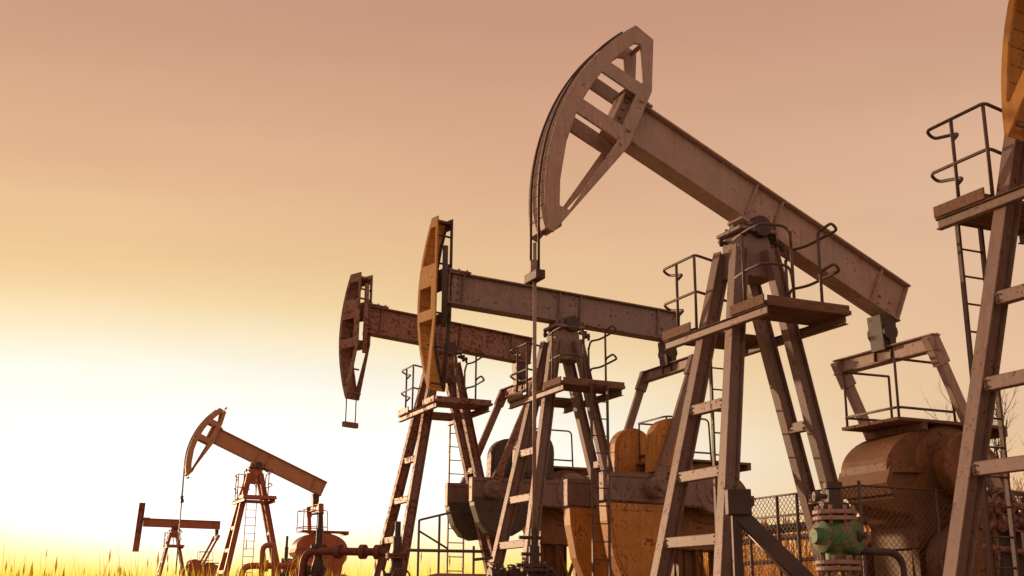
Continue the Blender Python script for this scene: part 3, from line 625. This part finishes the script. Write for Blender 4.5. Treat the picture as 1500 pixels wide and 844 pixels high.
w3 = wellhead('wellhead topped by a bare stuffing box with a T handle, before the far dome', W3, 2.55, 'dark', 'dark', .2, .8)
MB().tube([(-.16, 0, 2.53), (.05, 0, 2.56)], .018, 6).build('clamp_handle', M['dark'], w3)
W6 = at(420, 800, 33.0); W6.z = 0
w6 = wellhead('small distant wellhead between the far tower leg and the dome', W6, 2.75, 'dark', 'dark', 0, .7)
# the green gate valve on the nearest well
W4 = at(1226, 800, 9.5); W4.z = 0
g = empty('gate_valve', W4, .1); tag(g, 'green gate valve with pink worn flanges before the chain link fence', 'valve')
MB().lathe([(0, -.1), (.115, -.1), (.115, 1.22), (0, 1.22)], (0, 0, 0), n=24).build('casing', M['green'], g)
zf0, zf1 = 1.30, 1.755
for z in (zf0, zf1 - .06):
    f_ = MB()
    for dz in (-.042, .008): f_.lathe([(0, 0), (.172, 0), (.178, .006), (.178, .030), (.172, .036), (0, .036)], (0, 0, z + dz), n=28)
    bolts(f_, (0, 0), .145, z - .075, z + .08, 8, .017); f_.build('flange', M['flange'], g)
vb = MB().lathe([(0, 0), (.095, 0), (.095, .05), (.15, .12), (.165, .19), (.15, .26), (.10, .32), (.095, .372), (0, .372)], (0, 0, zf0 + .045), n=28)
vb.lathe([(0, .06), (.11, .06), (.13, .12), (.13, .15), (.07, .17), (.06, .22), (0, .22)], (0, 0, zf0 + .23), (-1, -.25, 0), 20)
vb.lathe([(0, .05), (.125, .05), (.14, .10), (.14, .165), (.12, .185), (0, .185)], (0, 0, zf0 + .22), (.75, -.66, .05), 22)
vb.build('valve_body', M['green'], g)
vs = MB().lathe([(0, .18), (.045, .18), (.045, .205), (.022, .21), (.022, .25), (0, .25)], (0, 0, zf0 + .22), (.75, -.66, .05), 12); vs.build('valve_stem', M['dark'], g)
st = MB().lathe([(0, 0), (.12, 0), (.12, .05), (.06, .06), (.055, .16), (.075, .17), (.075, .22), (0, .22)], (0, 0, zf1 - .01), n=20)
st.tube([(-.08, -.05, zf1 + .09), (-.16, -.06, zf1 + .09)], .02, 8); st.lathe([(0, 0), (.04, 0), (.045, .02), (.04, .05), (0, .05)], (-.14, -.06, zf1 + .09), (-1, 0, 0), 12)
st.build('stuffing_box', M['dark'], g)
pp = MB(); pp.tube(soft([(.1, .05, 1.42), (.62, .18, 1.42), (.62, .18, .1)], .15, 6), .032, 10); pp.build('flow_pipe', M['dark'], g)

# ------------------------------------------------------------------ chain link guard round the largest jack's gear reducer
def loc1(u, v, ze): return Vector((3.154, 14.4965, EYE - .2998)) + B2 * u + N2 * v + Vector((0, 0, ze))
def chain_panel(mb, A, Bv, z0, z1, pitch=.085, r=.0042):
    """diagonal wires in the upright plane from A to B"""
    Lh = (Bv - A).length; d = (Bv - A).normalized(); H = z1 - z0; n = int((Lh + H) / pitch)
    P = lambda s_, z: Vector((A.x + d.x * s_, A.y + d.y * s_, z))
    for i in range(1, n):
        c = i * pitch
        s0, s1 = max(0, c - H), min(c, Lh)
        mb.tube([P(s0, z0 + c - s0), P(s1, z0 + c - s1)], r, 4, cap=False)
        mb.tube([P(Lh - s0, z0 + c - s0), P(Lh - s1, z0 + c - s1)], r, 4, cap=False)
fr = empty('chain_link_fence', loc1(1.0, -.62, -.7)); tag(fr, 'rusty chain link safety fence around the gear reducer of the largest pumpjack', 'fence')
fr_inv = -Vector(fr.location)
cA, cB, cC = loc1(.98, -.62, 0), loc1(.98, 2.05, 0), loc1(3.9, -.62, 0)
z0f, z1f = .12, EYE - .3 + 1.72
def rel(v): return Vector(v) + fr_inv
mm = MB(); chain_panel(mm, cA + fr_inv, cB + fr_inv, z0f - fr.location.z, z1f - fr.location.z); chain_panel(mm, cA + fr_inv, cC + fr_inv, z0f - fr.location.z, z1f - fr.location.z)
mm.build('mesh', M['wire'], fr)
def post(P_, zt, r=.022):
    MB().tube([rel((P_.x, P_.y, .0)), rel((P_.x, P_.y, zt))], r, 8).build('post', M['rail'], fr)
for t in (0, .46, .62, .86, 1): post(cA.lerp(cB, t), z1f + (.06 if t == 0 else .0))
for t in (.42, .8, 1): post(cA.lerp(cC, t), z1f)
for X, Y in ((cA, cB), (cA, cC)):
    for zz in (z1f, z1f - .27, .95, .25):
        if zz == z1f - .27 and Y is cC: continue
        MB().tube([rel((X.x, X.y, zz)), rel((Y.x, Y.y, zz))], .014, 6).build('rail', M['rail'], fr)
_q = cA.lerp(cB, .86); MB().box((-.07, -.03, -.07), (.07, .03, .07)).build('post_box', M['rusty'], fr, .005, rel((_q.x, _q.y, z1f - .02)))

# ------------------------------------------------------------------ pipework
def pipe(label, pts, r, mat, cat='pipe', name='pipe', rad=.25, flanges=(), group=None):
    pts = [Vector(p) for p in pts]; o = pts[0].copy()
    mb = MB().tube(soft([p - o for p in pts], rad, 6), r, 14)
    for t, i in flanges:
        a, b = pts[i] - o, pts[i + 1] - o; q = a.lerp(b, t); mb.lathe([(0, -.05), (r * 1.8, -.05), (r * 1.8, .05), (0, .05)], q, b - a, 16)
    ob = mb.build(name, M[mat], None, 0, o); tag(ob, label, cat, group); return ob
def gz(v): return Vector((v.x, v.y, .0))
p0, p1 = at(446, 807, 21.5), at(566, 809, 21.0)
pipe('thick red pipe running level past the domed reducer to the red valves', [gz(at(440, 810, 21.5)), p0, p1], .072, 'redvalve', flanges=((.42, 1), (.72, 1), (.9, 1)))
a_, b_ = at(355, 829, 30.0), at(470, 829, 30)
pipe('red pipe lying low between the distant tower legs', [gz(a_), a_, b_, gz(b_)], .08, 'redpaint', flanges=((.3, 1), (.6, 1)))
a_, b_, c_, d_ = at(385, 842, 29.5), at(385, 800, 29.5), at(402, 797, 29.5), at(406, 842, 29.5)
pipe('red inverted U pipe standing beside the distant tower leg', [gz(a_), b_, c_, gz(d_)], .07, 'redpaint', rad=.3)
def tank():
    c0, c1 = at(612, 848, 17.0), at(738, 849, 17.6); c0.z = c1.z = .88; ax = (c1 - c0); Ln = ax.length; r = .52
    root = empty('storage_tank', (c0.x, c0.y, 0)); tag(root, 'long red tank lying on saddles at the bottom edge before the ladder', 'tank')
    mb = MB().lathe([(0, 0), (r * .45, .02), (r * .8, .10), (r * .96, .2), (r, .32), (r, Ln - .3), (r * .96, Ln - .2), (r * .8, Ln - .1), (r * .45, Ln - .02), (0, Ln)], (0, 0, .88), ax, 32)
    so_ = mb.build('shell', M['tankred'], root)
    for p in so_.data.polygons: p.use_smooth = True
    d = ax.normalized()
    for t in (.25, .75):
        q = d * Ln * t; MB().bar((q.x, q.y, 0), (q.x, q.y, .5), .16, .8, d).build('saddle', M['concrete'], root)
tank()
# open hand rail of posts and tubes beyond the red tank
def handrail():
    D = 21.0; root = empty('hand_rail', gz(at(640, 820, D))); o = Vector(root.location)
    tag(root, 'thin pipe hand rail with a diagonal tie beyond the long red tank', 'rail')
    def tb(nm, pts, r): MB().tube([p - o for p in pts], r, 8).build(nm, M['rail'], root)
    for px, py in ((614, 762), (644, 754), (694, 800)):
        t_ = at(px, py, D); tb('post', [gz(t_), t_], .022)
    tb('rail', [at(614, 762, D), at(664, 750, D)], .02); tb('rail', [at(596, 806, D), at(708, 808, D)], .028)
    tb('rail', [at(614, 778, D), at(656, 804, D)], .018); tb('rail', [at(694, 820, D), at(722, 817, D)], .026)
handrail()
# pipes behind the chain link fence
D = 19.0
pipe('dark level pipe behind the chain link fence, uppermost of the three', [gz(at(1072, 780, D)), at(1072, 781, D), at(1330, 757, D + 1), gz(at(1330, 757, D + 1))], .075, 'dark', rad=.15)
pipe('rusty level pipe behind the chain link fence, middle of the three', [gz(at(1066, 795, D)), at(1066, 797, D), at(1150, 787, D), at(1320, 782, D + 1), gz(at(1320, 782, D + 1))], .05, 'rusty', rad=.15)
pipe('thin rusty pipe behind the chain link fence, lowest of the three', [gz(at(1076, 825, D)), at(1076, 827, D), at(1290, 812, D + 1), gz(at(1290, 812, D + 1))], .035, 'rusty', rad=.15)
def strut():
    D = 13.0; A, B_ = at(1082, 752, D), at(1190, 858, D - .3); root = empty('stair_stringer', gz(B_)); o = Vector(root.location)
    tag(root, 'dark sloping stair beam with a lighter pipe beneath it, before the fence', 'stair')
    MB().bar(A - o, B_ - o, .09, .17, (0, 1, 0)).build('stringer', M['dark'], root, .005)
    MB().tube([A - o + Vector((.12, .02, -.22)), B_ - o + Vector((-.02, .02, -.14))], .028, 8).build('pipe', M['bright'], root)
    MB().box((-.13, -.1, -.02), (.13, .1, .26)).build('junction_box', M['dark'], root, .008, A - o)
    MB().bar(A - o + Vector((-.03, 0, -.02)), (A - o).x * Vector((1, 0, 0)) + (A - o).y * Vector((0, 1, 0)) + Vector((-.03, 0, 0)), .1, .1, (0, 1, 0)).build('post', M['dark'], root)
strut()
# valve cluster at the lower right corner
def manifold():
    D = 13.5; root = empty('pipe_manifold', gz(at(1470, 800, D))); o = Vector(root.location)
    tag(root, 'tangle of dark pipes and valves at the lower right corner below the bare trees', 'manifold')
    for px, py, r in ((1440, 690, .035), (1462, 715, .07), (1484, 738, .05), (1500, 730, .045)):
        t_ = at(px, py, D); MB().tube([gz(t_) - o, t_ - o], r, 10).build('riser', M['dark'], root)
    for (x0, y0), (x1, y1), r in (((1436, 742), (1530, 742), .04), ((1450, 770), (1530, 762), .055), ((1440, 800), (1520, 812), .035), ((1446, 716), (1530, 726), .02)):
        MB().tube([at(x0, y0, D - .1) - o, at(x1, y1, D - .1) - o], r, 10).build('header', M['rusty'], root)
    for px, py in ((1462, 742), (1484, 766)):
        q = at(px, py, D - .12) - o; mb = MB().lathe([(0, -.13), (.11, -.13), (.11, -.1), (.07, -.08), (.10, 0), (.07, .08), (.11, .1), (.11, .13), (0, .13)], q, (1, 0, 0), 16); wheel(mb, q + Vector((0, -.2, .02)), (0, 1, 0), .13); mb.tube([q, q + Vector((0, -.2, .02))], .025, 6)
        mb.build('valve', M['rusty'], root)
manifold()

def flow_line():
    D = 16.0; A, B_ = at(716, 842, D), at(812, 842, D + .4); root = empty('flow_line', gz(A)); o = Vector(root.location)
    tag(root, 'dark flow line with small valves along the bottom edge, under the grey tower', 'pipe')
    MB().tube(soft([gz(A) - o, A - o, B_ - o, gz(B_) - o], .15, 5), .055, 10).build('pipe', M['dark'], root)
    for t, hgt in ((.12, .10), (.38, .07), (.66, .11), (.86, .06)):
        q = A.lerp(B_, t) - o; mb = MB().lathe([(0, -.11), (.10, -.11), (.10, -.08), (.07, -.06), (.085, 0), (.07, .06), (.10, .08), (.10, .11), (0, .11)], q, B_ - A, 14)
        mb.tube([q, q + Vector((0, -.02, hgt + .03))], .022, 6); wheel(mb, q + Vector((0, -.02, hgt + .03)), (.2, -.3, 1), .09, .011); mb.build('valve', M['dark'], root)
flow_line()

# ------------------------------------------------------------------ vegetation
def bare_tree(label, base, h, seed):
    rnd = random.Random(seed); mb_t = MB(); mb_c = MB()
    root = empty('bare_tree', base); tag(root, label, 'tree', 'bare trees beyond the pumpjacks')
    def grow(mb, p, d, ln, r, lev):
        n = 4; pts = [p]
        for i in range(n):
            d = (d + Vector((rnd.uniform(-.16, .16), rnd.uniform(-.16, .16), rnd.uniform(-.02, .14)))).normalized(); p = p + d * ln / n; pts.append(p)
        mb.tube(pts, r, 7 if lev < 2 else 4, cap=False, r2=r * .5)
        if lev >= 5 or ln < .22: return
        for k in range(rnd.randint(2, 4) + (2 if lev == 0 else 0)):
            t = rnd.uniform(.3, 1.0); q = pts[min(n, int(t * n) + (0 if t < 1 else 0))]
            a = rnd.uniform(0, 6.28); sp_ = rnd.uniform(.45, .95); e1 = d.orthogonal().normalized(); e2 = d.cross(e1)
            nd = (d * math.cos(sp_) + (e1 * math.cos(a) + e2 * math.sin(a)) * math.sin(sp_) + Vector((0, 0, .18))).normalized()
            grow(mb_c, q, nd, ln * rnd.uniform(.5, .72), r * .5, lev + 1)
    grow(mb_t, Vector((0, 0, -.1)), Vector((0, 0, 1)), h * .5, h * .013, 0)
    mb_t.build('trunk', M['bark'], root); mb_c.build('crown', M['bark'], root)
for lab, px, D, h, sd in (('bare branched tree rising behind the ladder of the edge tower', 1484, 36.0, 8.6, 5), ('bare tree with spreading twigs cut by the right edge', 1516, 37.0, 9.2, 11)):
    bare_tree(lab, gz(at(px, 800, D)), h, sd)

def blades(name, label, mat, n, place, seed, head=.25):
    rnd = random.Random(seed); mb = MB(); bm = mb.bm
    for i in range(n):
        p = place(rnd); h = p.z
        a = rnd.uniform(0, 6.28); wv = rnd.uniform(.003, .007) * (1 + p.y / 28); lx, ly = rnd.gauss(0, .15) * h, rnd.gauss(0, .15) * h
        dx, dy = math.cos(a) * wv, math.sin(a) * wv
        b0, b1 = bm.verts.new((p.x - dx, p.y - dy, 0)), bm.verts.new((p.x + dx, p.y + dy, 0))
        m0, m1 = bm.verts.new((p.x - dx * .8 + lx * .35, p.y - dy * .8 + ly * .35, h * .6)), bm.verts.new((p.x + dx * .8 + lx * .35, p.y + dy * .8 + ly * .35, h * .6))
        t = bm.verts.new((p.x + lx, p.y + ly, h))
        bm.faces.new((b0, b1, m1, m0)); bm.faces.new((m0, m1, t))
        if rnd.random() < head:      # seed head
            c = Vector((p.x + lx * .9, p.y + ly * .9, h * .95)); r_ = wv * 1.8
            vv = [bm.verts.new(c + Vector(q)) for q in ((0, 0, h * .09), (r_, 0, 0), (0, r_, 0), (-r_, 0, 0), (0, -r_, 0), (0, 0, -h * .07))]
            for k in range(4): bm.faces.new((vv[0], vv[1 + k], vv[1 + (k + 1) % 4])); bm.faces.new((vv[5], vv[1 + (k + 1) % 4], vv[1 + k]))
    o = mb.build(name, M[mat]); tag(o, label, 'grass', kind='stuff'); return o
def left_field(r):
    y = 12 * (40 / 12) ** r.random(); return Vector((y * r.uniform(-.50, -.20), y, 1 + y * (.0226 - .012 + min(.05, r.expovariate(1 / .0062)))))
blades('grass', 'tall dry yellow grass along the bottom left of the field', 'grass', 4200, left_field, 1, .05)
def mid_field(r):
    y = 24 * (60 / 24) ** r.random(); return Vector((y * r.uniform(-.2, .06), y, 1 + y * (.0226 - .012 + min(.03, r.expovariate(1 / .008)))))
blades('grass', 'dry yellow grass seen low between the middle towers', 'grass', 1600, mid_field, 2, .05)
def right_field(r):
    y = 22 * (48 / 22) ** r.random(); return Vector((y * r.uniform(.15, .52), y, 1 + y * (.0226 - .01 + r.uniform(0, .06))))
blades('reeds', 'thicket of dry orange reeds behind the chain link fence', 'reed', 6500, right_field, 5)
